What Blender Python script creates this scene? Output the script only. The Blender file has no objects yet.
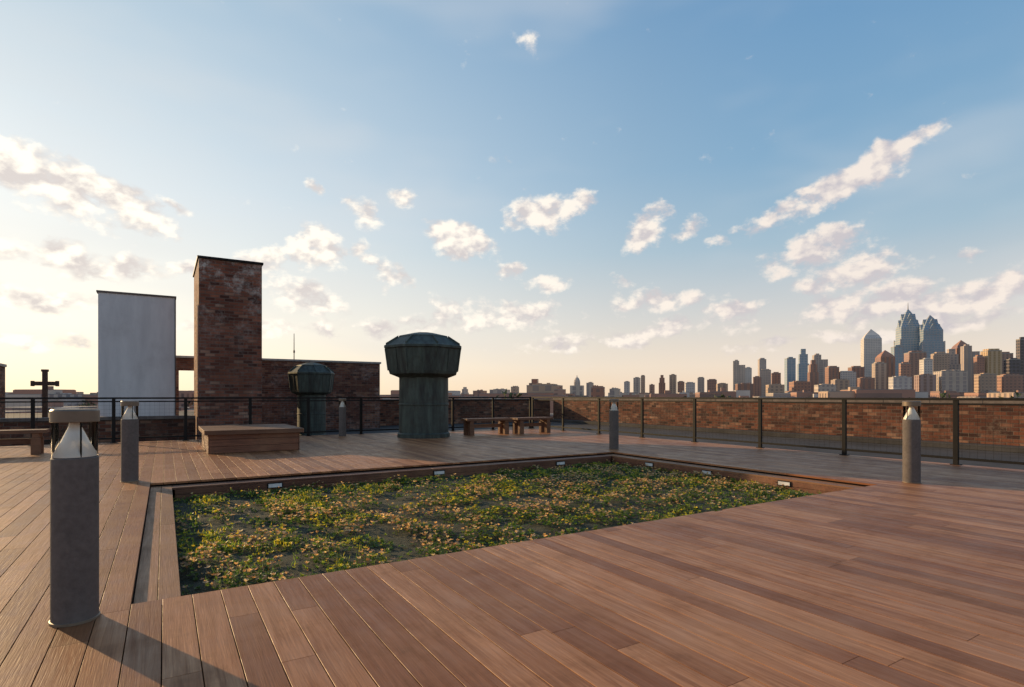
import bpy, bmesh, math, random
import numpy as np
from mathutils import Vector, Matrix, noise
random.seed(7); np.random.seed(7)
sc = bpy.context.scene
sc.view_settings.view_transform = 'Standard'
sc.view_settings.look = 'None'
sc.view_settings.exposure = 0

# ------------------------------------------------------------------ camera
EYE = 1.1
YAW = math.radians(31.6)
F = 565.0
cam = bpy.data.cameras.new("camera"); co = bpy.data.objects.new("camera", cam)
sc.collection.objects.link(co); sc.camera = co
co.location = (0, 0, EYE); co.rotation_euler = (math.radians(90), 0, -YAW)
cam.sensor_width = 36; cam.lens = 36*F/1024; cam.shift_y = 0.0513
cam.clip_end = 40000; cam.clip_start = 0.05
RT = Vector((math.cos(YAW), -math.sin(YAW), 0)); FW = Vector((math.sin(YAW), math.cos(YAW), 0)); UP = Vector((0, 0, 1))
def site(t, d):           # position d metres ahead on camera bearing t (tangent)
    return RT*(t*d) + FW*d

# ------------------------------------------------------------------ sun / sky
SAZ = math.radians(-26.0)       # from +Y, clockwise
SEL = math.radians(15.5)
sd = Vector((math.sin(SAZ)*math.cos(SEL), math.cos(SAZ)*math.cos(SEL), math.sin(SEL)))
sl = bpy.data.lights.new("sun", 'SUN'); so = bpy.data.objects.new("sun", sl); sc.collection.objects.link(so)
sl.energy = 5.0; sl.angle = math.radians(0.5); sl.color = (1.0, 0.70, 0.36)
so.rotation_euler = sd.to_track_quat('Z', 'Y').to_euler(); so.location = (0, 0, 30)

world = bpy.data.worlds.new("World"); sc.world = world; world.use_nodes = True
try: world.cycles.sampling_method = 'NONE'
except Exception as ex: print(ex)
wt = world.node_tree; wt.nodes.clear()
class NT:
    def __init__(s, t): s.t = t
    def n(s, typ, **kw):
        nd = s.t.nodes.new(typ)
        for k, v in kw.items(): setattr(nd, k, v)
        return nd
    def l(s, a, b): s.t.links.new(a, b)
    def val(s, sock, v):
        if isinstance(v, bpy.types.NodeSocket): s.l(v, sock)
        else: sock.default_value = v
    def math(s, op, a, b=None, c=None, clamp=False):
        nd = s.n('ShaderNodeMath', operation=op, use_clamp=clamp); s.val(nd.inputs[0], a)
        if b is not None: s.val(nd.inputs[1], b)
        if c is not None: s.val(nd.inputs[2], c)
        return nd.outputs[0]
    def vm(s, op, a, b=None, out=0):
        nd = s.n('ShaderNodeVectorMath', operation=op); s.val(nd.inputs[0], a)
        if b is not None:
            if op == 'SCALE': s.val(nd.inputs[3], b)
            else: s.val(nd.inputs[1], b)
        return nd.outputs[out]
    def mix(s, f, a, b, blend='MIX'):
        nd = s.n('ShaderNodeMix', data_type='RGBA', blend_type=blend)
        s.val(nd.inputs[0], f)
        for i, v in ((6, a), (7, b)):
            if isinstance(v, tuple) and len(v) == 3: v = (*v, 1)
            s.val(nd.inputs[i], v)
        return nd.outputs[2]
    def noise(s, vec, scale, detail=4, rough=0.5, out=0, dist=0):
        nd = s.n('ShaderNodeTexNoise'); s.val(nd.inputs['Scale'], scale)
        nd.inputs['Detail'].default_value = detail; nd.inputs['Roughness'].default_value = rough
        nd.inputs['Distortion'].default_value = dist
        if vec is not None: s.l(vec, nd.inputs['Vector'])
        return nd.outputs[out]
    def mr(s, v, a, b, c=0, d=1, smooth=False):
        nd = s.n('ShaderNodeMapRange')
        if smooth: nd.interpolation_type = 'SMOOTHSTEP'
        for i, x in enumerate((v, a, b, c, d)): s.val(nd.inputs[i], x)
        return nd.outputs[0]
    def ramp(s, f, stops):
        nd = s.n('ShaderNodeValToRGB'); cr = nd.color_ramp
        while len(cr.elements) < len(stops): cr.elements.new(0.5)
        for e, (p, c) in zip(cr.elements, stops): e.position = p; e.color = (*c, 1)
        s.l(f, nd.inputs[0]); return nd.outputs[0]
W = NT(wt)
sky = W.n('ShaderNodeTexSky', sky_type='NISHITA'); sky.sun_disc = False
sky.sun_elevation = SEL; sky.sun_rotation = SAZ % (2*math.pi)
sky.altitude = 50; sky.air_density = 1.0; sky.dust_density = 1.0; sky.ozone_density = 1.3
tc = W.n('ShaderNodeTexCoord'); D = W.vm('NORMALIZE', tc.outputs['Generated'])
# cloud field -------------------------------------------------------
flat = W.vm('MULTIPLY', D, (1, 1, 1.5))
warp = W.noise(flat, 9.0, 2, 0.5, out=1)
warp = W.vm('SCALE', W.vm('SUBTRACT', warp, (0.5, 0.5, 0.5)), 0.06)
DW = W.vm('ADD', D, warp)
fb = W.noise(flat, 24.0, 7, 0.60)
off = W.vm('ADD', flat, (sd.x*0.012, sd.y*0.012, 0.02))
fb2 = W.noise(off, 24.0, 2, 0.55)
# (column, row, half length, half height, tilt, strength); positions and sizes in image pixels
H = 396
clouds = [
 (45,178,90,38,-14,1.6),(118,205,60,30,-20,1.5),(15,160,40,18,-10,1),(60,256,95,20,-6,1.4),(130,266,46,16,0,1.3),(60,298,82,15,3,1.3),(185,272,28,13,0,1.1),
 (175,203,17,9,-20,1.2),(270,262,27,19,0,1.3),(312,255,28,23,30,1.35),(362,213,16,19,60,1.3),(402,192,20,14,-10,1.2),(355,250,15,11,40,1.1),
 (383,273,32,14,-25,1.2),(300,298,50,17,-8,1.2),(321,189,10,8,0,1.1),(462,242,21,36,75,1.9),(550,207,46,20,3,1.5),(515,267,20,10,10,1.15),
 (545,283,28,12,0,1.1),(500,314,66,17,-4,1.1),(522,48,13,22,60,.7),(500,165,10,8,0,.6),(648,226,28,20,35,1.6),(688,232,20,11,10,1.2),(725,245,17,9,0,1.1),
 (850,182,84,19,22,1.8),(900,155,50,15,28,1.5),(780,212,42,11,20,1.2),(812,252,62,20,8,1.5),(852,272,56,17,15,1.4),(832,306,46,18,22,1.4),(893,296,46,20,28,1.45),
 (965,297,85,18,8,1.4),(925,322,75,14,5,1.2),(975,255,18,10,0,1.2),(655,300,54,14,0,1.2),(620,281,18,9,0,1.1),(640,334,95,12,4,1.0),(730,313,36,13,8,1.2),
 (405,325,75,11,0,1.0),(60,342,85,9,3,.9),(260,330,80,9,0,.8),(810,338,80,9,4,.95),(560,345,60,8,0,.8),
 (-120,220,90,35,0,1),(1120,240,80,30,15,.9)]
acc = None
for (u, v, a, b, ang, st) in clouds:
    t = (u-512)/F; s = (H-v)/F
    c = RT*t + UP*s + FW; L = c.length; c.normalize()
    r = c.cross(UP).normalized(); p = r.cross(c).normalized(); an = math.radians(ang)
    r2 = r*math.cos(an)+p*math.sin(an); p2 = p*math.cos(an)-r*math.sin(an)
    k = 1.12/F/L**1.5
    x = W.vm('DOT_PRODUCT', DW, tuple(r2/(a*k)), out=1); y = W.vm('DOT_PRODUCT', DW, tuple(p2/(b*k)), out=1)
    q = W.math('MULTIPLY_ADD', y, y, W.math('MULTIPLY', x, x))
    m = W.math('MULTIPLY_ADD', q, -st*.75, st*.8)
    acc = m if acc is None else W.math('MAXIMUM', acc, m)
acc = W.math('MAXIMUM', acc, -.46)
den = W.math('MULTIPLY_ADD', W.math('SUBTRACT', fb, 0.5), 3.7, acc)
alpha = W.math('MULTIPLY', W.mr(den, 0.10, 1.10, 0, 1, True), 0.92)
veil = W.noise(W.vm('MULTIPLY', D, (1, 1, 3)), 2.2, 3, 0.6)
veil = W.mr(veil, 0.40, 0.75, 0, 0.30, True)
shade = W.mr(W.math('SUBTRACT', fb, fb2), -0.09, 0.10, 0, 1)
sundot = W.mr(W.vm('DOT_PRODUCT', D, tuple(sd), out=1), 0.15, 1.0, 0, 1)
sz = W.n('ShaderNodeSeparateXYZ'); W.l(D, sz.inputs[0])
grad = W.ramp(sz.outputs[2], [(0, (.97, .71, .50)), (.05, (.94, .78, .63)), (.13, (.70, .69, .67)), (.24, (.40, .55, .66)), (.36, (.25, .44, .63)), (.57, (.15, .33, .57)), (1, (.08, .22, .48))])
grad = W.mix(W.math('POWER', sundot, 1.5), grad, W.ramp(sz.outputs[2], [(0, (1.0, .84, .58)), (.10, (1.0, .92, .76)), (.28, (.76, .80, .80)), (.57, (.42, .55, .64)), (1, (.2, .34, .5))]))
grad = W.vm('SCALE', grad, W.mr(sundot, .3, 1, 10.0, 12.0))
skym = W.mix(0.10, grad, sky.outputs[0])
shadow_c = W.mix(sundot, (6.3, 5.8, 6.0), (7.6, 6.9, 6.5))
lit_c = W.mix(sundot, (9.6, 8.5, 7.6), (12.5, 11.6, 10.0))
cc = W.mix(shade, shadow_c, lit_c)
skyc = W.mix(veil, skym, (7.8, 7.7, 7.6))
fin = W.mix(alpha, skyc, cc)
bg = W.n('ShaderNodeBackground'); bg.inputs[1].default_value = 0.1; W.l(fin, bg.inputs[0])
wo = W.n('ShaderNodeOutputWorld'); W.l(bg.outputs[0], wo.inputs[0])

# ------------------------------------------------------------------ materials
def newmat(name):
    m = bpy.data.materials.new(name); m.use_nodes = True
    t = m.node_tree; b = t.nodes['Principled BSDF']
    return m, NT(t), b
def objco(N): return N.n('ShaderNodeTexCoord').outputs['Object']
def bump(N, b, h, strength=0.4, dist=0.01):
    nd = N.n('ShaderNodeBump'); nd.inputs['Strength'].default_value = strength; nd.inputs['Distance'].default_value = dist
    N.l(h, nd.inputs['Height']); N.l(nd.outputs[0], b.inputs['Normal'])
def simple(name, col, rough=0.6, metal=0.0, var=0.25, scale=8, bmp=0.15, spec=.5):
    m, N, b = newmat(name); o = objco(N)
    n = N.noise(o, scale, 5, 0.6); n2 = N.noise(o, scale*0.2, 3, 0.5)
    f = N.math('ADD', N.math('MULTIPLY', n, 0.6), N.math('MULTIPLY', n2, 0.4))
    dark = tuple(c*(1-var) for c in col); lite = tuple(min(1, c*(1+var)) for c in col)
    N.l(N.mix(N.mr(f, 0.35, 0.65), dark, lite), b.inputs['Base Color'])
    b.inputs['Roughness'].default_value = rough; b.inputs['Metallic'].default_value = metal; b.inputs['Specular IOR Level'].default_value = spec
    if bmp: bump(N, b, n, bmp, 0.01)
    return m
def wood(name, c1, c2, c3, axis=1, rough=0.5, wth=(0.46, 0.25, 0.13), wk=.32, spec=.35):
    m, N, b = newmat(name); o = objco(N)
    at = N.n('ShaderNodeAttribute', attribute_name='rnd'); r = at.outputs['Fac']
    sh = N.n('ShaderNodeCombineXYZ'); N.l(N.math('MULTIPLY', r, 37.0), sh.inputs[0]); N.l(N.math('MULTIPLY', r, 91.0), sh.inputs[1])
    st = [30, 30, 30]; st[axis] = 1.6
    oo = N.vm('ADD', o, sh.outputs[0])
    g = N.noise(N.vm('MULTIPLY', oo, tuple(st)), 1.0, 5, 0.65, dist=0.6)
    st2 = [160, 160, 160]; st2[axis] = 5
    g2 = N.noise(N.vm('MULTIPLY', oo, tuple(st2)), 1.0, 2, 0.6)
    base = N.ramp(r, [(0, tuple(x*.75 for x in c1)), (.25, c1), (.8, c2), (1, tuple(x*1.15 for x in c2))])
    col = N.mix(N.mr(g, 0.35, 0.7, 0, 0.75), base, c3)
    col = N.mix(N.mr(g2, 0.3, 0.75, 0, 0.30), col, (0.025, 0.010, 0.006))
    w = N.noise(o, 0.9, 5, 0.65)       # weathering stains
    col = N.mix(N.mr(w, 0.45, 0.72, 0, wk), col, wth)
    w2 = N.noise(o, 3.1, 4, 0.7)
    col = N.mix(N.mr(w2, 0.55, 0.75, 0, 0.40), col, (0.08, 0.032, 0.016))
    N.l(col, b.inputs['Base Color'])
    N.l(N.math('ADD', N.mr(g, 0.3, 0.7, rough-0.08, rough+0.12), N.mr(w2, .35, .65, -.07, .08)), b.inputs['Roughness'])
    b.inputs['Specular IOR Level'].default_value = spec
    bump(N, b, N.math('ADD', g, g2), 0.35, 0.004)
    return m
def brick(name, pal, mortar, bw=0.24, bh=0.085, stain=0.3, stainc=(0.5, 0.47, 0.43), stz=None, dirt=.6):
    m, N, b = newmat(name); o = objco(N)
    s = N.n('ShaderNodeSeparateXYZ'); N.l(o, s.inputs[0])
    cb = N.n('ShaderNodeCombineXYZ'); N.l(N.math('ADD', s.outputs[0], s.outputs[1]), cb.inputs[0]); N.l(s.outputs[2], cb.inputs[1])
    wob = N.vm('SCALE', N.vm('SUBTRACT', N.noise(o, 3, 2, 0.5, out=1), (.5, .5, .5)), 0.015)
    cw = N.vm('ADD', cb.outputs[0], wob)
    bt = N.n('ShaderNodeTexBrick'); N.l(cw, bt.inputs['Vector'])
    bt.inputs['Scale'].default_value = 1; bt.inputs['Brick Width'].default_value = bw; bt.inputs['Row Height'].default_value = bh
    bt.inputs['Mortar Size'].default_value = 0.010; bt.inputs['Mortar Smooth'].default_value = 0.3
    c2 = N.n('ShaderNodeSeparateXYZ'); N.l(cw, c2.inputs[0])
    row = N.math('FLOOR', N.math('DIVIDE', c2.outputs[1], bh))
    par = N.math('SUBTRACT', 1.0, N.math('MODULO', N.math('ABSOLUTE', row), 2.0))
    ix = N.math('FLOOR', N.math('MULTIPLY_ADD', par, .5, N.math('DIVIDE', c2.outputs[0], bw)))
    idv = N.n('ShaderNodeCombineXYZ'); N.l(ix, idv.inputs[0]); N.l(row, idv.inputs[1])
    wn = N.n('ShaderNodeTexWhiteNoise', noise_dimensions='2D'); N.l(idv.outputs[0], wn.inputs[0])
    bc = N.ramp(wn.outputs[0], pal)
    col = N.mix(bt.outputs[1], bc, mortar)
    n = N.noise(o, 1.7, 5, 0.7); n2 = N.noise(o, 9, 4, 0.7); n3 = N.noise(o, 0.8, 5, 0.65)
    col = N.mix(N.mr(n3, 0.38, 0.62, 0, dirt), col, (.055, .026, .019))
    f = N.math('MULTIPLY', N.mr(n, 0.46, 0.62), N.mr(n2, 0.4, 0.6))
    if stz: f = N.math('MULTIPLY', f, N.mr(s.outputs[2], stz[0], stz[1], 0.15, 1.3), clamp=True)
    col = N.mix(N.math('MULTIPLY', f, stain), col, stainc)
    N.l(col, b.inputs['Base Color']); b.inputs['Roughness'].default_value = 0.88; b.inputs['Specular IOR Level'].default_value = .2
    h = N.math('ADD', N.math('MULTIPLY', bt.outputs[1], -1.0), N.math('MULTIPLY', n2, 0.5))
    bump(N, b, h, 0.9, 0.018)
    return m
M_deck = wood("deck_wood", (0.31, 0.118, 0.045), (0.50, 0.222, 0.095), (0.19, 0.064, 0.024), rough=.47, spec=.24)
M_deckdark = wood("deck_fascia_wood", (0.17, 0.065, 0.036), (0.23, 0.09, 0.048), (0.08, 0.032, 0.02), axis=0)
M_ledge = wood("ledge_wood", (0.32, 0.15, 0.075), (0.38, 0.18, 0.09), (0.18, 0.085, 0.04), axis=1, spec=.25)
M_benchwood = wood("bench_wood", (0.18, 0.08, 0.042), (0.25, 0.115, 0.06), (0.08, 0.038, 0.022), axis=0, rough=0.6, wk=.2)
M_sub = simple("underdeck_membrane", (0.010, 0.008, 0.007), 0.95, bmp=0, spec=.1)
M_roof = simple("roof_membrane", (0.050, 0.045, 0.043), 0.85, var=0.35, scale=2, spec=.3)
PAL = [(0, (.03, .016, .013)), (.2, (.085, .032, .022)), (.5, (.155, .052, .030)), (.85, (.22, .078, .042)), (1, (.34, .18, .11))]
M_brickwall = brick("parapet_brick", PAL, (0.17, 0.12, 0.09), 0.27, 0.10, 0.35, (0.27, 0.19, 0.14), dirt=.55)
M_brickchim = brick("chimney_brick", [(0, (.07, .025, .018)), (.2, (.17, .058, .036)), (.6, (.27, .092, .054)), (.9, (.33, .12, .07)), (1, (.42, .25, .17))], (0.20, 0.14, 0.11), 0.25, 0.09, .8, (0.58, 0.52, 0.46), stz=(2.8, 5.2), dirt=.5)
M_brickdark = brick("building_brick", [(0, (.06, .025, .018)), (.3, (.14, .052, .034)), (.7, (.21, .078, .048)), (1, (.30, .15, .09))], (0.17, 0.12, 0.10), 0.24, 0.085, 0.2, dirt=.5)
M_coping = simple("stone_coping", (0.13, 0.10, 0.085), 0.85, var=.4, scale=4)
M_coping_l = simple("limestone_coping", (0.33, 0.30, 0.27), 0.8)
M_metal_blk = simple("bronze_rail_metal", (0.010, 0.008, 0.007), 0.6, 0.0, bmp=0, spec=.22)
M_conc = simple("bollard_concrete", (0.12, 0.098, 0.088), 0.75, var=0.2, scale=30, bmp=0.25, spec=.3)
M_cap = simple("bollard_cap_metal", (0.19, 0.14, 0.10), 0.45, 0.3, bmp=0)
M_cone = simple("bollard_reflector", (0.88, 0.85, 0.81), 0.35, 0.1, var=0.05, bmp=0)
M_light = simple("step_light_lens", (0.66, 0.64, 0.62), 0.4, bmp=0)
M_cross = simple("weathered_cross_wood", (0.06, 0.035, 0.025), 0.8)
def glassm():
    m, N, b = newmat("clear_lens"); t = m.node_tree; t.nodes.remove(b)
    tr = N.n('ShaderNodeBsdfTransparent'); tr.inputs[0].default_value = (0.96, 0.95, 0.93, 1)
    gl = N.n('ShaderNodeBsdfGlossy'); gl.inputs[1].default_value = 0.03
    fr = N.n('ShaderNodeFresnel'); fr.inputs[0].default_value = 1.45
    mx = N.n('ShaderNodeMixShader'); N.l(fr.outputs[0], mx.inputs[0]); N.l(tr.outputs[0], mx.inputs[1]); N.l(gl.outputs[0], mx.inputs[2])
    N.l(mx.outputs[0], t.nodes['Material Output'].inputs[0]); return m
M_glass = glassm()
def copperm():
    m, N, b = newmat("verdigris_copper"); o = objco(N)
    st = N.vm('MULTIPLY', o, (5, 5, 0.9)); n = N.noise(st, 1.3, 6, 0.65); n2 = N.noise(o, 4, 5, 0.7)
    c = N.mix(N.mr(n, 0.35, 0.68), (0.030, 0.032, 0.029), (0.08, 0.10, 0.082))
    c = N.mix(N.mr(n2, 0.5, 0.75, 0, 0.65), c, (0.035, 0.026, 0.020))
    N.l(c, b.inputs['Base Color']); b.inputs['Roughness'].default_value = 0.6; b.inputs['Metallic'].default_value = 0.1; b.inputs['Specular IOR Level'].default_value = .35
    bump(N, b, n2, 0.3, 0.02); return m
M_copper = copperm()
def panelm():
    m, N, b = newmat("painted_stucco"); o = objco(N)
    n = N.noise(N.vm('MULTIPLY', o, (2.5, 2.5, 0.5)), 1, 6, 0.65); n2 = N.noise(o, 12, 4, 0.6); n3 = N.noise(o, 1.1, 5, 0.7)
    c = N.mix(N.mr(n, 0.35, 0.7), (0.68, 0.66, 0.65), (0.54, 0.52, 0.52))
    c = N.mix(N.mr(n3, 0.52, 0.72, 0, 0.5), c, (0.46, 0.43, 0.42))
    N.l(c, b.inputs['Base Color']); b.inputs['Roughness'].default_value = 0.85; bump(N, b, n2, 0.3, 0.01); return m
M_panel = panelm()

# ------------------------------------------------------------------ mesh builder
class MB:
    def __init__(s): s.v = []; s.f = []; s.m = []; s.r = []
    def poly(s, pts, faces, mi=0, rnd=None):
        o = len(s.v); s.v += [tuple(p) for p in pts]; r = random.random() if rnd is None else rnd
        for f in faces: s.f.append(tuple(i+o for i in f)); s.m.append(mi); s.r.append(r)
    def box(s, x0, x1, y0, y1, z0, z1, mi=0, rnd=None, M=None):
        p = [Vector(q) for q in ((x0,y0,z0),(x1,y0,z0),(x1,y1,z0),(x0,y1,z0),(x0,y0,z1),(x1,y0,z1),(x1,y1,z1),(x0,y1,z1))]
        if M: p = [M @ q for q in p]
        s.poly(p, [(0,3,2,1),(4,5,6,7),(0,1,5,4),(1,2,6,5),(2,3,7,6),(3,0,4,7)], mi, rnd)
    def board(s, x0, x1, y0, y1, zt, th, c=0.0009, mi=0):
        dz = random.uniform(-0.0003, 0.0003); zt += dz
        prof = [(x0, zt-th), (x1, zt-th), (x1, zt-c), (x1-c, zt), (x0+c, zt), (x0, zt-c)]
        pts = [(x, y0, z) for x, z in prof]+[(x, y1, z) for x, z in prof]
        fs = [(i, (i+1) % 6, (i+1) % 6+6, i+6) for i in range(6)]+[(5,4,3,2,1,0), (6,7,8,9,10,11)]
        s.poly(pts, fs, mi)
    def lathe(s, prof, n=32, c=(0, 0), mi=0, rot=0.0, cap=True, rnd=0.5):
        pts = []
        for r, z in prof:
            for i in range(n):
                a = 2*math.pi*i/n+rot; pts.append((c[0]+r*math.cos(a), c[1]+r*math.sin(a), z))
        fs = []
        for k in range(len(prof)-1):
            for i in range(n): fs.append((k*n+i, k*n+(i+1) % n, (k+1)*n+(i+1) % n, (k+1)*n+i))
        if cap: fs.append(tuple(range(n-1, -1, -1))); fs.append(tuple(range((len(prof)-1)*n, len(prof)*n)))
        s.poly(pts, fs, mi, rnd)
    def obj(s, name, mats, parent=None, loc=(0, 0, 0), smooth=False, bevel=0, rot=0):
        me = bpy.data.meshes.new(name); me.from_pydata(s.v, [], s.f)
        if not isinstance(mats, (list, tuple)): mats = [mats]
        for m in mats: me.materials.append(m)
        me.polygons.foreach_set('material_index', s.m)
        a = me.attributes.new('rnd', 'FLOAT', 'FACE'); a.data.foreach_set('value', s.r)
        if smooth:
            me.polygons.foreach_set('use_smooth', [True]*len(s.f))
        me.update()
        if smooth: me.set_sharp_from_angle(angle=math.radians(35))
        ob = bpy.data.objects.new(name, me); sc.collection.objects.link(ob)
        ob.location = loc; ob.rotation_euler = (0, 0, rot)
        if parent: ob.parent = parent
        if bevel:
            b = ob.modifiers.new('bevel', 'BEVEL'); b.width = bevel; b.segments = 2; b.limit_method = 'ANGLE'; b.angle_limit = math.radians(40)
        return ob
def empty(name, loc=(0, 0, 0), rot=0):
    e = bpy.data.objects.new(name, None); sc.collection.objects.link(e); e.location = loc; e.rotation_euler = (0, 0, rot); e.empty_display_size = 0.3
    return e

# ------------------------------------------------------------------ deck
PX0, PX1, PY0, PY1 = -0.15, 7.55, 3.60, 8.45
deck = empty("roof_deck")
b = MB(); BW = 0.14; gap = 0.0045
def run(x0, ya, yb):
    y = ya - random.uniform(0, 2.5)
    while y < yb:
        L = random.choice([1.8, 2.4, 3.0, 3.6, 4.2]); e = y+L
        s_, t_ = max(y, ya), min(e, yb)
        if t_-s_ > 0.05: b.board(x0+gap/2, x0+BW-gap/2, s_+0.0015, t_-0.0015, 0.0, 0.025)
        y = e
for k in range(-70, 79):
    x = -0.15+k*BW
    if x >= PX0-1e-4 and x+BW <= PX1+1e-4:
        run(x, -3.5, PY0); run(x, PY1, 16.35)
    else: run(x, -3.5, 16.35)
b.obj("deck_boards", M_deck, deck)
b = MB()
x0, x1 = -9.95, 10.91
b.box(x0, PX0, -3.5, 16.3, -0.29, -0.035); b.box(PX1, x1, -3.5, 16.3, -0.29, -0.035)
b.box(PX0, PX1, -3.5, PY0-0.01, -0.29, -0.035); b.box(PX0, PX1, PY1+0.01, 16.3, -0.29, -0.035)
b.obj("deck_substructure", M_sub, deck)
LW = 0.23
b = MB()
for i in range(2):
    for (ya, yb) in ((PY0, 5.9), (5.903, PY1)):
        b.board(PX0+i*LW/2+.004, PX0+(i+1)*LW/2, ya, yb, -0.045, 0.025)
        b.board(PX1-(i+1)*LW/2, PX1-i*LW/2-.004, ya, yb, -0.045, 0.025)
b.obj("pit_ledge_sides", M_ledge, deck)
b = MB()
for i in range(2):
    for (xa, xb) in ((PX0+LW+.004, 3.6), (3.604, PX1-LW-.004)):
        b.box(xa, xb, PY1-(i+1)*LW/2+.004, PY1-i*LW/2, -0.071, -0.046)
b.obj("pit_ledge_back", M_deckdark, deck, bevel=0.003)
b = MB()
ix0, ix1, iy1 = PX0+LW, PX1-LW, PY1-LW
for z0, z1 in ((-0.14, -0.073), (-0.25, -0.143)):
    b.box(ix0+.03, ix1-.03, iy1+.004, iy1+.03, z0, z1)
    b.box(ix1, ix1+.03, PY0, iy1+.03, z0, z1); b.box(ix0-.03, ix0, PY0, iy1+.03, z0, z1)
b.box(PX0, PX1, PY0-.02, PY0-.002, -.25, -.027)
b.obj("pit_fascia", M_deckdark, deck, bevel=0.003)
def steplight(x, y, axis):
    e = empty("step_light", (x, y, -0.112)); f = MB(); g = MB()
    if axis == 'y':
        f.box(-.10, .10, -.012, .0035, -.036, .036); g.box(-.085, .085, -.0175, -.0125, -.024, .024)
    else:
        f.box(-.012, -.0005, -.10, .10, -.036, .036); g.box(-.0175, -.0125, -.085, .085, -.024, .024)
    f.obj("housing", M_metal_blk, e, bevel=.003); g.obj("lens", M_light, e)
for x in (1.28, 3.7, 6.08): steplight(x, iy1, 'y')
for y in (7.25, 6.0, 4.69): steplight(ix1, y, 'x')

# ------------------------------------------------------------------ sedum bed
soil_m, N, bb = newmat("planting_soil"); o = objco(N)
n = N.noise(o, 9, 6, 0.7); n2 = N.noise(o, 60, 3, 0.7)
c = N.mix(N.mr(n, 0.35, 0.65), (0.026, 0.032, 0.016), (0.060, 0.058, 0.030)); c = N.mix(N.mr(n2, 0.55, 0.7, 0, 0.65), c, (0.16, 0.11, 0.07))
N.l(c, bb.inputs['Base Color']); bb.inputs['Roughness'].default_value = 0.95; bump(N, bb, N.math('ADD', n, n2), 1.0, 0.03)
def hgt(x, y):
    return -0.195 + 0.03*noise.noise((x*1.6, y*1.6, 3)) + 0.02*noise.noise((x*5, y*5, 1)) + 0.01*noise.noise((x*14, y*14, 8))
nx, ny = 150, 92
V = []; Fc = []
for j in range(ny+1):
    for i in range(nx+1):
        x = ix0+(ix1-ix0)*i/nx; y = PY0+(iy1-PY0)*j/ny; V.append((x, y, hgt(x, y)))
for j in range(ny):
    for i in range(nx):
        a = j*(nx+1)+i; Fc.append((a, a+1, a+nx+2, a+nx+1))
me = bpy.data.meshes.new("planting_soil"); me.from_pydata(V, [], Fc); me.materials.append(soil_m)
me.polygons.foreach_set('use_smooth', [True]*len(Fc))
soil = bpy.data.objects.new("planting_soil", me); sc.collection.objects.link(soil)

leaf_m, N, bb = newmat("sedum_foliage")
at = N.n('ShaderNodeAttribute', attribute_name='col')
N.l(at.outputs['Color'], bb.inputs['Base Color']); bb.inputs['Roughness'].default_value = 0.5
tl = N.n('ShaderNodeBsdfTranslucent'); N.l(N.mix(1.0, at.outputs['Color'], (1.9, 1.8, 0.85), 'MULTIPLY'), tl.inputs[0])
mx = N.n('ShaderNodeMixShader'); mx.inputs[0].default_value = 0.5
N.l(bb.outputs[0], mx.inputs[1]); N.l(tl.outputs[0], mx.inputs[2]); N.l(mx.outputs[0], leaf_m.node_tree.nodes['Material Output'].inputs[0])
greens = [(0.09, 0.16, 0.03), (0.13, 0.20, 0.04), (0.19, 0.245, 0.05), (0.05, 0.095, 0.028), (0.10, 0.14, 0.045), (0.07, 0.12, 0.035)]
yellows = [(0.46, 0.41, 0.04), (0.36, 0.35, 0.05), (0.56, 0.43, 0.06)]
pinks = [(0.52, 0.31, 0.19), (0.62, 0.45, 0.31), (0.38, 0.20, 0.11), (0.56, 0.35, 0.21)]
vs = []; fs = []; cs = []
def leafquad(p, dirv, up, L, w, col):
    side = dirv.cross(up).normalized()*w
    o_ = len(vs)
    vs.extend((tuple(p), tuple(p+dirv*L*0.55+side), tuple(p+dirv*L), tuple(p+dirv*L*0.55-side)))
    fs.append((o_, o_+1, o_+2, o_+3)); cs.append(col)
NR = 50000
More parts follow.
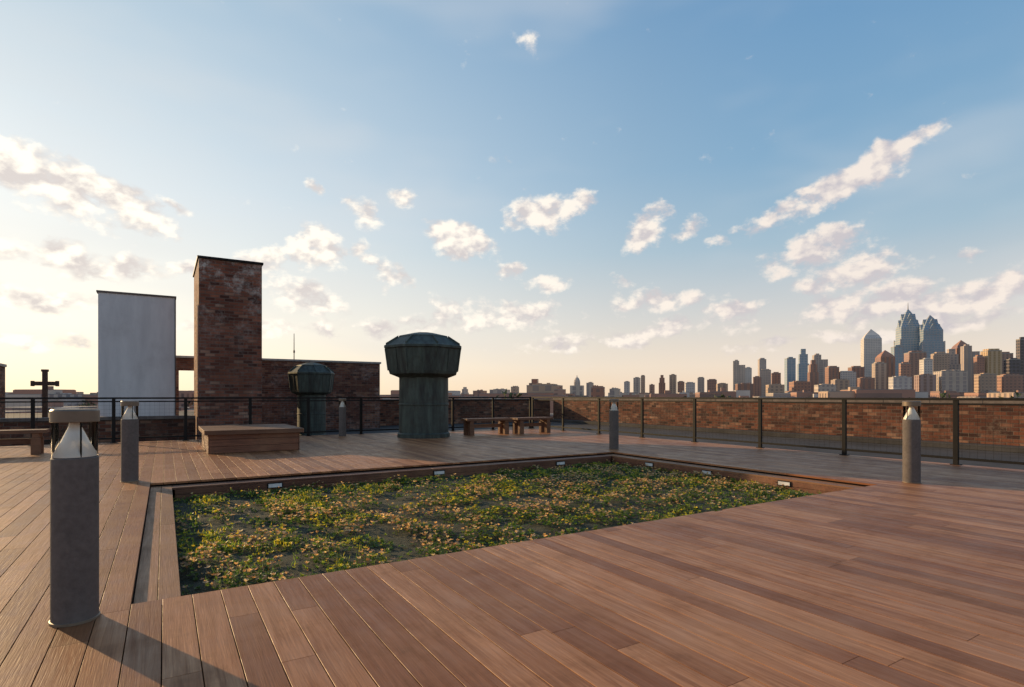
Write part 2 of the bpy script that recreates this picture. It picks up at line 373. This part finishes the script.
for i in range(NR):
    x = random.uniform(ix0+.02, ix1-.02); y = random.uniform(PY0+.02, iy1-.02)
    n1 = noise.noise((x*1.1, y*1.1, 20)); n2 = noise.noise((x*3.2, y*3.2, 40)); n3 = noise.noise((x*7, y*7, 60))
    cover = 0.34+0.9*n1+1.1*n2+1.0*n3
    if x < 2.2: cover -= 0.22*(2.2-x)/2.2
    if random.random() > cover+0.18: continue
    z = hgt(x, y)+max(0, 0.022+0.05*n2+0.05*n3)*random.uniform(0.3, 1.2)
    q = noise.noise((x*1.8, y*1.8, 80))+0.6*noise.noise((x*5, y*5, 90))
    tr = random.random()
    fl = False
    mid = max(0, 1-abs(y-5.6-0.1*x)/2.6)
    if q > 0.14 and tr < 0.46: col = random.choice(yellows)
    elif q < 0.0 and tr < 0.55*mid+0.05: col = random.choice(pinks); fl = True
    elif tr < 0.07: col = random.choice(pinks+yellows); fl = True
    else: col = random.choice(greens)
    k = random.uniform(0.65, 1.2); col = tuple(c_*k for c_ in col)
    S = random.uniform(0.014, 0.032)*(1.0 if not fl else 0.9); zz = z+(random.uniform(0.015, 0.055) if fl else 0)
    p = Vector((x, y, zz)); nl = 5; a0 = random.uniform(0, 6.28)
    tilt = random.uniform(0.15, 0.9)
    for j in range(nl):
        a = a0+j*2*math.pi/nl+random.uniform(-.3, .3); e = tilt+random.uniform(-.2, .3)
        dv = Vector((math.cos(a)*math.cos(e), math.sin(a)*math.cos(e), math.sin(e)))
        leafquad(p, dv, UP if abs(dv.z) < .95 else RT, S, S*0.36, col)
    if fl:
        st = Vector((random.uniform(-.3, .3), random.uniform(-.3, .3), 1)).normalized()
        leafquad(Vector((x, y, z-.01)), st, RT, zz-z+.01, 0.002, (0.12, 0.07, 0.03))
    elif random.random() < 0.35:
        st = Vector((random.uniform(-.5, .5), random.uniform(-.5, .5), 1)).normalized()
        leafquad(p, st, RT, random.uniform(.03, .06), 0.006, col)
me = bpy.data.meshes.new("sedum_plants"); me.from_pydata(vs, [], fs); me.materials.append(leaf_m)
a = me.attributes.new('col', 'FLOAT_COLOR', 'FACE'); a.data.foreach_set('color', np.array([(*c, 1) for c in cs], dtype=np.float32).ravel())
ob = bpy.data.objects.new("sedum_plants", me); sc.collection.objects.link(ob)

# ------------------------------------------------------------------ bollards
def bollard(x, y, s=1.0):
    e = empty("bollard_light", (x, y, 0)); R = 0.096
    b = MB(); b.lathe([(R, 0.0), (R, .796), (R-.006, .802), (R-.03, .802)], 48); b.obj("concrete_column", M_conc, e, smooth=True)
    b = MB(); b.lathe([(R+.006, 0.0005), (R+.006, .012), (R+.0005, .014)], 48, cap=False); b.obj("base_ring", M_cap, e, smooth=True)
    b = MB(); b.lathe([(R-.008, .803), (R-.010, .818), (.056, .88), (.026, .950), (.022, .972)], 40); b.obj("reflector_cone", M_cone, e, smooth=True)
    b = MB(); b.lathe([(R-.004, .803), (R-.004, .972)], 40, cap=False); b.obj("clear_lens", M_glass, e, smooth=True)
    b = MB(); b.lathe([(R, .972), (R+.003, .975), (R+.003, 1.028), (R-.004, 1.036), (.0, 1.038)], 48, cap=False)
    b.lathe([(R, .972), (0.001, .9719)], 48, cap=False); b.obj("cap", M_cap, e, smooth=True)
    b = MB()
    for k in range(3):
        a = 2*math.pi*k/3+.9; b.lathe([(.004, .803), (.004, .972)], 8, (math.cos(a)*(R-.012), math.sin(a)*(R-.012)))
    b.obj("cap_rods", M_metal_blk, e)
for p in ((-.375, 3.50), (-.38, 8.8), (7.93, 8.86), (8.1, 3.46), (4.15, 15.6)): bollard(*p)

# ------------------------------------------------------------------ railings
def railing(pts, name="deck_railing"):
    e = empty(name); b = MB(); w = MB()
    for (ax, ay), (bx, by), n in pts:
        L = math.hypot(bx-ax, by-ay); ang = math.atan2(by-ay, bx-ax)
        M = Matrix.Translation((ax, ay, 0)) @ Matrix.Rotation(ang, 4, 'Z')
        b.box(-.03, L+.03, -.035, .035, 1.03, 1.07, M=M)
        b.box(-.0, L, -.015, .015, .955, .985, M=M)
        b.box(-.0, L, -.018, .018, .085, .125, M=M)
        for i in range(n+1):
            s_ = L*i/n
            b.box(s_-.035, s_+.035, -.025, .025, 0, 1.029, M=M); b.box(s_-.07, s_+.07, -.05, .05, 0.001, .012, M=M)
        g = 0.1; k = 0
        while k*g < L: w.box(k*g, k*g+.0022, -.0011, .0011, .125, .955, M=M); k += 1
        for j in range(1, 9): w.box(0, L, .0012, .0034, .125+j*.094, .1272+j*.094, M=M)
    b.obj("rail_frame", M_metal_blk, e, bevel=.003)
    w.obj("wire_mesh_infill", M_metal_blk, e)
    return e
railing([((10.8, -3.0), (10.8, 16.2), 11)])
railing([((-9.8, 16.2), (10.7, 16.2), 14)])

# ------------------------------------------------------------------ wooden platform + benches
def platform():
    e = empty("wooden_platform_bench", (1.53, 13.15, 0))
    b = MB()
    for k in range(17):
        y0 = -1.08+k*0.128
        b.box(-.87, .87, y0, y0+.123, .40, .44)
    b.obj("top_planks", M_benchwood, e, bevel=.004)
    b = MB()
    b.box(-.87, .87, -1.105, -1.085, .36, .445); b.box(-.87, .87, 1.10, 1.12, .36, .445)
    b.box(-.895, -.872, -1.105, 1.12, .36, .445); b.box(.872, .895, -1.105, 1.12, .36, .445)
    b.obj("rim", M_benchwood, e, bevel=.004)
    b = MB()
    for k in range(3):
        z0 = .005+k*.132
        b.box(-.80, .80, -1.03, -1.005, z0, z0+.127); b.box(-.80, .80, 1.03, 1.055, z0, z0+.127)
        b.box(-.825, -.802, -1.03, 1.055, z0, z0+.127); b.box(.802, .825, -1.03, 1.055, z0, z0+.127)
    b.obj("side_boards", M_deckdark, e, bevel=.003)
platform()
def bench(x, y, L=1.3, rot=0, D_=.42):
    e = empty("wooden_bench", (x, y, 0), rot)
    b = MB()
    for k in range(3):
        y0 = -D_/2+k*D_/3
        b.box(-L/2, L/2, y0, y0+D_/3-.008, .40, .465)
    b.obj("seat", M_benchwood, e, bevel=.006)
    b = MB()
    for sx in (-1, 1):
        xc = sx*(L/2-.16)
        for sy in (-1, 1): b.box(xc-.07, xc+.07, sy*(D_/2-.07)-.06, sy*(D_/2-.07)+.06, 0, .32)
        b.box(xc-.055, xc+.055, -D_/2+.02, D_/2-.02, .321, .399)
    b.obj("legs", M_benchwood, e, bevel=.006)
    b = MB(); b.box(-L/2+.235, L/2-.235, -.03, .03, .20, .30); b.obj("stretcher", M_benchwood, e, bevel=.005)
bench(7.85, 14.15, 1.45); bench(9.3, 14.0, 1.3, 0.05); bench(-2.9, 13.9, 2.0)

# ------------------------------------------------------------------ vents
def vent(x, y, z, s):
    e = empty("copper_roof_vent", (x, y, z)); n = 8; rot = math.radians(22.5-YAW*57.3+6)
    b = MB(); b.lathe([(.70, 0), (.70, .10), (.66, .13), (.655, 1.62)], 40); b.obj("stack", M_copper, e, smooth=True)
    b = MB()
    b.lathe([(.64, 1.56), (.72, 1.60), (.94, 1.68), (.965, 1.76), (1.05, 2.34), (1.09, 2.36), (1.09, 2.42), (1.03, 2.45), (.70, 2.66), (.68, 2.70), (.25, 2.80), (.0, 2.82)], n, rot=rot, cap=False)
    b.obj("octagonal_hood", M_copper, e, bevel=.006)
    b = MB()
    def bar(A, B, w, t0, t1, a, vert):
        M = Matrix.Rotation(a, 4, 'Z'); o_ = len(b.v)
        for (r, zz) in (A, B):
            for dy in (-w, w):
                for dt in (t0, t1): b.v.append(tuple(M @ (Vector((r+dt, dy, zz)) if vert else Vector((r, dy, zz+dt)))))
        for f in ((0,1,3,2),(4,6,7,5),(0,4,5,1),(2,3,7,6),(0,2,6,4),(1,5,7,3)): b.f.append(tuple(k+o_ for k in f)); b.m.append(0); b.r.append(.5)
    for i in range(n):
        a = 2*math.pi*i/n+rot
        bar((.975, 1.77), (1.055, 2.34), .016, -.03, .02, a, True); bar((1.04, 2.455), (.71, 2.665), .016, -.02, .035, a, False)
        a2 = a+math.pi/n; k = math.cos(math.pi/n)
        bar((.972*k, 1.78), (1.048*k, 2.33), .01, -.02, .014, a2, True)
    b.obj("standing_seams", M_copper, e)
    b = MB(); b.lathe([(.658, 0.85), (.672, .86), (.672, .90), (.658, .91)], 40, cap=False); b.obj("band", M_copper, e, smooth=True)
    return e
vent(5.97, 14.25, 0, 1.0)
vent(4.28, 20.0, -.3, 1).scale = (.70, .70, .905)

# ------------------------------------------------------------------ roof, parapets, structures
b = MB(); b.box(-40, 18.8, -25, 60, -16, -.30); b.obj("warehouse_roof", M_roof)
def wallobj(name, x0, x1, y0, y1, z1, mat, cop=M_coping, ov=.04, ch=.09):
    e = empty(name); b = MB(); b.box(x0, x1, y0, y1, -.299, z1); b.obj("masonry", mat, e)
    b = MB()
    L = max(x1-x0, y1-y0); n = max(1, int(L/1.2)); ax = (x1-x0) > (y1-y0)
    for i in range(n):
        if ax: a0 = x0+(x1-x0)*i/n; a1 = x0+(x1-x0)*(i+1)/n-.006; b.box(a0, a1, y0-ov, y1+ov, z1+.001, z1+ch+random.uniform(-.004, .004))
        else: a0 = y0+(y1-y0)*i/n; a1 = y0+(y1-y0)*(i+1)/n-.006; b.box(x0-ov, x1+ov, a0, a1, z1+.001, z1+ch+random.uniform(-.004, .004))
    b.obj("coping", cop, e, bevel=.008)
wallobj("brick_parapet_wall", 18.45, 18.78, -12, 25.6, .90, M_brickwall)
wallobj("brick_parapet_wall", 8.3, 18.45, 25.9, 26.2, .86, M_brickwall)
wallobj("brick_parapet_wall", -30, .80, 19.5, 19.8, .42, M_brickwall)
b = MB(); b.box(17.9, 18.44, -12, 25.5, -.299, -.16); b.obj("roof_curb", M_roof, bevel=.01)

e = empty("brick_chimney"); b = MB(); b.box(.84, 2.51, 18.5, 21.6, -.299, 5.06); b.obj("shaft", M_brickchim, e)
b = MB(); b.box(.80, 2.55, 18.46, 21.64, 5.061, 5.13); b.obj("metal_cap", M_metal_blk, e, bevel=.01)
e = empty("white_stucco_wall"); b = MB(); b.box(-1.62, .27, 20.0, 20.35, -.299, 4.08); b.obj("slab", M_panel, e, bevel=.01)
b = MB(); b.box(-1.66, .31, 19.97, 20.38, 4.081, 4.13); b.obj("cap_flashing", M_coping, e)
b = MB(); b.box(.271, .30, 19.98, 20.37, -.299, 4.08); b.obj("edge_trim", M_coping, e)

e = empty("brick_penthouse"); b = MB()
b.box(2.2, 8.0, 24.0, 24.35, -.299, 2.5); b.box(7.7, 8.0, 24.35, 30, -.299, 2.5)
b.box(-.4, 2.2, 24.0, 24.35, 2.05, 2.5); b.box(-.4, .45, 24, 24.35, -.299, 2.05)
b.obj("masonry", M_brickdark, e)
b = MB(); b.box(-.44, 8.05, 23.95, 24.4, 2.501, 2.58); b.obj("coping", M_coping_l, e, bevel=.01)
e2 = empty("roof_antenna", (4.6, 24.8, 0)); b = MB(); b.lathe([(.025, -.29), (.02, 2.6), (.012, 3.7)], 8); b.obj("mast", M_metal_blk, e2)
b = MB(); b.box(-.03, .03, -.03, .03, 2.9, 3.0); b.lathe([(.03, -.29), (.03, -.2)], 8); b.obj("bracket", M_metal_blk, e2)

wallobj("brick_stack", -5.6, -4.32, 22.5, 23.8, 2.02, M_brickdark, M_coping_l)
p = site((45-512)/F, 19.5)
e = empty("roof_cross", (p.x, p.y, -.3), -YAW*.5)
b = MB(); b.box(-.07, .07, -.05, .05, 0, 2.30); b.box(-.36, .36, -.048, .048, 1.76, 1.90)
for cx, cz in ((-.36, 1.83), (.36, 1.83), (0, 2.28)):
    b.box(cx-.04 if cx else -.095, cx+.04 if cx else .095, -.06, .06, cz-.095 if cx else cz-.04, cz+.095 if cx else cz+.04)
b.obj("timbers", M_cross, e, bevel=.01)
b = MB(); b.box(-.25, .25, -.25, .25, 0.0, .35); b.obj("plinth", M_coping, e, bevel=.02)

# ------------------------------------------------------------------ far ground
b = MB(); b.box(-14000, 14000, -14000, 14000, -17, -16.05)
gm, N, bb = newmat("city_ground"); o = objco(N)
c = N.mix(N.mr(N.noise(o, .006, 6, .7), .4, .6), (.06, .075, .04), (.14, .125, .11)); N.l(c, bb.inputs['Base Color']); bb.inputs['Roughness'].default_value = .95
b.obj("ground", gm)

# ------------------------------------------------------------------ city
def facade(name, wall, win, fx=6.0, fz=4.2, gloss=0.15, wf=.5, hf=.55):
    m, N, b = newmat(name); o = objco(N); s = N.n('ShaderNodeSeparateXYZ'); N.l(o, s.inputs[0])
    oi = N.n('ShaderNodeObjectInfo'); rr = oi.outputs['Random']
    h = N.math('ADD', s.outputs[0], s.outputs[1])
    a = N.math('LESS_THAN', N.math('FRACT', N.math('DIVIDE', h, N.mr(rr, 0, 1, fx*.7, fx*1.5))), wf); c = N.math('LESS_THAN', N.math('FRACT', N.math('DIVIDE', s.outputs[2], fz)), N.mr(rr, 0, 1, hf-.12, 1.0))
    k = N.math('MULTIPLY', a, c)
    geo = N.n('ShaderNodeNewGeometry'); sn = N.n('ShaderNodeSeparateXYZ'); N.l(geo.outputs['Normal'], sn.inputs[0])
    k = N.math('MULTIPLY', k, N.math('LESS_THAN', N.math('ABSOLUTE', sn.outputs[2]), .5))
    n = N.noise(o, .03, 3, .6)
    w2 = N.mix(N.mr(n, .35, .65), tuple(x*.85 for x in wall), tuple(x*1.1 for x in wall))
    w2 = N.mix(N.math('MULTIPLY', N.math('FRACT', N.math('MULTIPLY', rr, 7.3)), .5), w2, N.ramp(N.math('FRACT', N.math('MULTIPLY', rr, 3.7)), [(0, (.38, .36, .36)), (.5, (.34, .20, .14)), (1, (.50, .42, .35))]))
    N.l(N.mix(k, w2, win), b.inputs['Base Color'])
    N.l(N.mr(k, 0, 1, .85, gloss), b.inputs['Roughness'])
    return m
F_brick = facade("facade_brick", (.38, .185, .125), (.18, .12, .11), 6, 5)  # city wall colours lightened and greyed, distance haze painted into them
F_tan = facade("facade_tan", (.48, .33, .23), (.23, .18, .16), 7, 5)
F_lime = facade("facade_limestone", (.52, .43, .36), (.25, .22, .22), 7, 6)
F_pale = facade("facade_pale", (.58, .52, .47), (.30, .28, .30), 6, 5)
F_glass = facade("facade_blue_glass", (.32, .38, .43), (.20, .29, .36), 8, 7, .15, .75, .6)
F_dglass = facade("facade_dark_glass", (.10, .09, .10), (.05, .05, .06), 8, 8, .2, .75, .6)
F_sunlit = facade("facade_sunlit", (.58, .36, .16), (.28, .18, .09), 6, 5)  # yellow sunlight on one tower, painted into its wall colour
FM = dict(b=F_brick, t=F_tan, l=F_lime, p=F_pale, g=F_glass, d=F_dglass, y=F_sunlit)
M_rooftop = simple("roof_gravel", (.22, .2, .19), .9, scale=.05, bmp=0)
GZ = -16
def tower(u, w, top, d, mk, style='flat', yaw=None, name="office_tower"):
    p = site((u-512)/F, d); W_ = w*d/F/1.25; Ht = (H-top)*d/F+EYE-GZ
    yw = math.radians(-YAW*57.3 - 16 + random.uniform(-6, 6)) if yaw is None else math.radians(yaw)
    e = empty(name, (p.x, p.y, GZ), yw); b = MB(); hx = W_/2; hy = W_*random.uniform(.4, .6)
    if style == 'flat':
        b.box(-hx, hx, -hy, hy, 0, Ht*.97, rnd=.5)
        k = random.uniform(.4, .8); b.box(-hx*k, hx*k, -hy*k, hy*k, Ht*.97, Ht)
        for _ in range(3):
            ax = random.uniform(-.8, .6)*hx; ay = random.uniform(-.8, .6)*hy; b.box(ax, ax+hx*.2, ay, ay+hy*.2, Ht*.97, Ht*.985+1)
    elif style == 'step':
        b.box(-hx, hx, -hy, hy, 0, Ht*.72); b.box(-hx*.78, hx*.78, -hy*.8, hy*.8, Ht*.72, Ht*.9); b.box(-hx*.45, hx*.45, -hy*.5, hy*.5, Ht*.9, Ht)
    elif style == 'peak':
        b.box(-hx, hx, -hy, hy, 0, Ht*.86); r2 = 2**.5
        b.lathe([(hx*r2, Ht*.86), (hx*r2*.75, Ht*.91), (hx*r2*.42, Ht*.95), (.3, Ht)], 4, rot=math.pi/4)
    elif style == 'slab2':
        b.box(-hx, 0, -hy, hy, 0, Ht); b.box(0.02, hx, -hy*.9, hy*.9, 0, Ht*.9); b.box(-hx*.7, -hx*.2, -hy*.5, hy*.5, Ht, Ht*1.03)
    elif style == 'dome':
        b.box(-hx*1.6, hx*1.6, -hy, hy, 0, Ht*.72)
        b.lathe([(hx*.8, Ht*.72), (hx*.8, Ht*.8), (hx*.75, Ht*.86), (hx*.5, Ht*.93), (hx*.12, Ht*.97), (.2, Ht*1.03)], 16)
    b.obj("body", FM[mk], e)
    if style == 'flat':
        b = MB(); b.box(-hx*1.01, hx*1.01, -hy*1.01, hy*1.01, Ht*.955, Ht*.968); b.obj("cornice", M_coping_l, e)
    return e
def liberty(u, w, shoulder, tip, d, spire):
    p = site((u-512)/F, d); h = w*d/F/2/1.25; hs = (H-shoulder)*d/F+EYE-GZ; ht = (H-tip)*d/F+EYE-GZ
    e = empty("glass_skyscraper", (p.x, p.y, GZ), math.radians(-31.6-18)); b = MB()
    b.box(-h, h, -h, h, 0, hs*.84, rnd=.5); b.box(-h*.9, h*.9, -h*.9, h*.9, hs*.84, hs)
    span = ht-hs; r2 = 2**.5
    b.lathe([(h*.9*r2, hs), (h*.62*r2, hs+span*.38), (h*.30*r2, hs+span*.75), (.6, ht)], 4, rot=math.pi/4)
    for k, (r, z0, z1) in enumerate(((.92, -.25, .42), (.66, .22, .74))):   # gables
        a = h*r; zb = hs+span*z0; zt = hs+span*z1; g = a*.72
        b.poly([(-g, -a, zb), (g, -a, zb), (0, -a, zt), (-g, a, zb), (g, a, zb), (0, a, zt)], [(0,1,2),(5,4,3),(0,2,5,3),(1,4,5,2),(0,3,4,1)], 0, .5)
        b.poly([(-a, -g, zb+.1), (-a, g, zb+.1), (-a, 0, zt-.2), (a, -g, zb+.1), (a, g, zb+.1), (a, 0, zt-.2)], [(0,2,1),(3,4,5),(0,3,5,2),(1,2,5,4),(0,1,4,3)], 0, .5)
    b.obj("glass_shaft", F_glass, e)
    if spire:
        b = MB(); b.lathe([(1.6, ht-5), (.8, ht+spire*.6), (.3, ht+spire)], 8); b.obj("spire", M_coping_l, e)
    b = MB()
    for sx in (-1, 1):
        for sy in (-1, 1): b.box(sx*h-1.2, sx*h+1.2, sy*h-1.2, sy*h+1.2, 0, hs*.84+1)
    b.obj("corner_piers", F_pale, e)
T = [
 (627,7,381,1500,'p','flat'),(637,8,377,1500,'l','flat'),(643,5,375,1600,'t','flat'),(652,6,384,1300,'b','flat'),(662,8,375,1400,'b','step'),(673,8,374,1500,'t','flat'),(681,8,381,1200,'b','flat'),(690,11,382,1100,'p','flat'),(701,8,377,1400,'l','flat'),
 (712,11,379,1100,'b','flat'),(722,12,383,1000,'t','flat'),(739,14,361,1500,'l','slab2'),(748,8,367,1600,'p','flat'),(757,9,376,1200,'b','flat'),(765,13,369,1400,'l','flat'),(762,8,358,1800,'p','flat'),
 (776,10,372,1300,'b','flat'),(790,10,357,1500,'g','flat'),(803,12,349,1600,'g','step'),(812,8,364,1300,'p','flat'),(820,15,355,1600,'l','slab2'),(832,12,366,1300,'b','flat'),(813,10,360,1200,'b','step'),
 (846,18,371,1300,'p','flat'),(856,14,366,1400,'b','flat'),(840,16,379,1000,'t','flat'),(866,16,377,1000,'b','flat'),
 (871,19,329,1700,'p','peak'),(885,16,350,1250,'b','peak'),(897,10,345,1500,'g','flat'),(879,12,362,1100,'t','flat'),
 (915,18,351,1250,'b','flat'),(905,11,362,1050,'b','flat'),(926,10,358,1150,'p','flat'),
 (940,16,352,1250,'t','flat'),(951,15,349,1300,'l','step'),(961,16,340,1400,'b','peak'),(970,16,346,1350,'l','slab2'),(979,8,355,1200,'b','flat'),
 (991,15,349,1200,'y','flat'),(1003,14,352,1400,'b','flat'),(1012,12,358,1300,'d','flat'),(1022,9,337,1500,'d','flat'),(1040,22,345,1500,'b','slab2'),(1065,18,358,1500,'t','flat'),(1095,24,366,1400,'b','flat'),
 (950,26,370,900,'l','flat'),(985,16,373,900,'t','flat'),(1010,20,374,900,'b','flat'),(900,20,376,850,'p','flat'),(925,18,374,900,'b','flat'),
 (800,20,381,900,'b','flat'),(825,20,384,800,'l','flat'),(775,18,384,900,'t','flat'),(745,20,383,900,'b','flat'),
]
for t_ in T: tower(*t_)
liberty(908, 23, 328, 309, 1700, 20)
liberty(930, 23, 331, 315, 1650, 0)
for t_ in [(545,38,384,330,'t','flat'),(535,16,379,420,'b','step'),(577,10,376,700,'l','dome'),(598,16,386,420,'b','flat'),(560,12,388,300,'b','flat'),(500,22,389,700,'l','flat'),(480,14,390,700,'b','flat'),(615,12,388,600,'l','flat'),
           (440,20,390,600,'t','flat'),(400,16,391,600,'p','flat'),(465,8,387,900,'l','step'),(515,8,386,900,'t','flat'),(590,8,382,900,'l','flat')]:
    tower(*t_, name="brick_warehouse_building")

b = MB()
lm = [F_brick, F_tan, F_lime, F_pale, M_rooftop]
for i in range(800):
    t_ = random.uniform(-1.3, 1.5); d = random.choice([random.uniform(60, 300), random.uniform(300, 1000), random.uniform(700, 2200)])
    p = site(t_, d)
    if p.x < 24 and p.y < 62: continue
    w_ = random.uniform(8, 22)*(1+d/1500); l_ = random.uniform(8, 20)*(1+d/1500)
    lim = 14 if d < 250 else (16.5+random.uniform(-5, 3)*1 + d*0.004*random.random()*(2.0 if t_ > .2 else 1.4))
    h_ = random.uniform(9, lim) if d < 250 else lim
    M = Matrix.Translation((p.x, p.y, GZ)) @ Matrix.Rotation(math.radians(random.choice([-12, 78])-31.6), 4, 'Z')
    mi = random.choice([0, 0, 1, 2, 3, 0]); b.box(-w_/2, w_/2, -l_/2, l_/2, 0, h_, mi, M=M); b.box(-w_/2+.4, w_/2-.4, -l_/2+.4, l_/2-.4, h_, h_+.25, 4, M=M)
    if random.random() < .5: b.box(-w_*.1, w_*.06, -l_*.2, l_*.0, h_+.25, h_+random.uniform(1.5, 3), mi, M=M)
b.obj("distant_rowhouses", lm)
tm, N, bb = newmat("tree_foliage"); at = N.n('ShaderNodeAttribute', attribute_name='rnd')
N.l(N.mix(at.outputs['Fac'], (.035, .055, .022), (.10, .12, .05)), bb.inputs['Base Color']); bb.inputs['Roughness'].default_value = .8
b = MB()
for i in range(420):
    t_ = random.uniform(-1.3, 1.4); d = random.uniform(120, 1500)
    p = site(t_, d)
    if p.x < 26 and p.y < 66: continue
    Ht = random.uniform(9, 18.5); R = Ht*.35
    b.lathe([(.35, GZ), (.2, GZ+Ht*.5)], 5, (p.x, p.y))
    for k in range(60):
        a = random.uniform(0, 6.28); e_ = random.uniform(-.6, 1.57); r = R*random.uniform(.5, 1.05)
        c_ = Vector((p.x+math.cos(a)*math.cos(e_)*r, p.y+math.sin(a)*math.cos(e_)*r, GZ+Ht*.65+math.sin(e_)*r*.95))
        s_ = random.uniform(.5, 1.3)
        q = [c_+Vector((random.uniform(-s_, s_), random.uniform(-s_, s_), random.uniform(-s_, s_))) for _ in range(4)]
        b.poly(q, [(0, 1, 2), (0, 2, 3)], 0)
b.obj("distant_trees", tm)
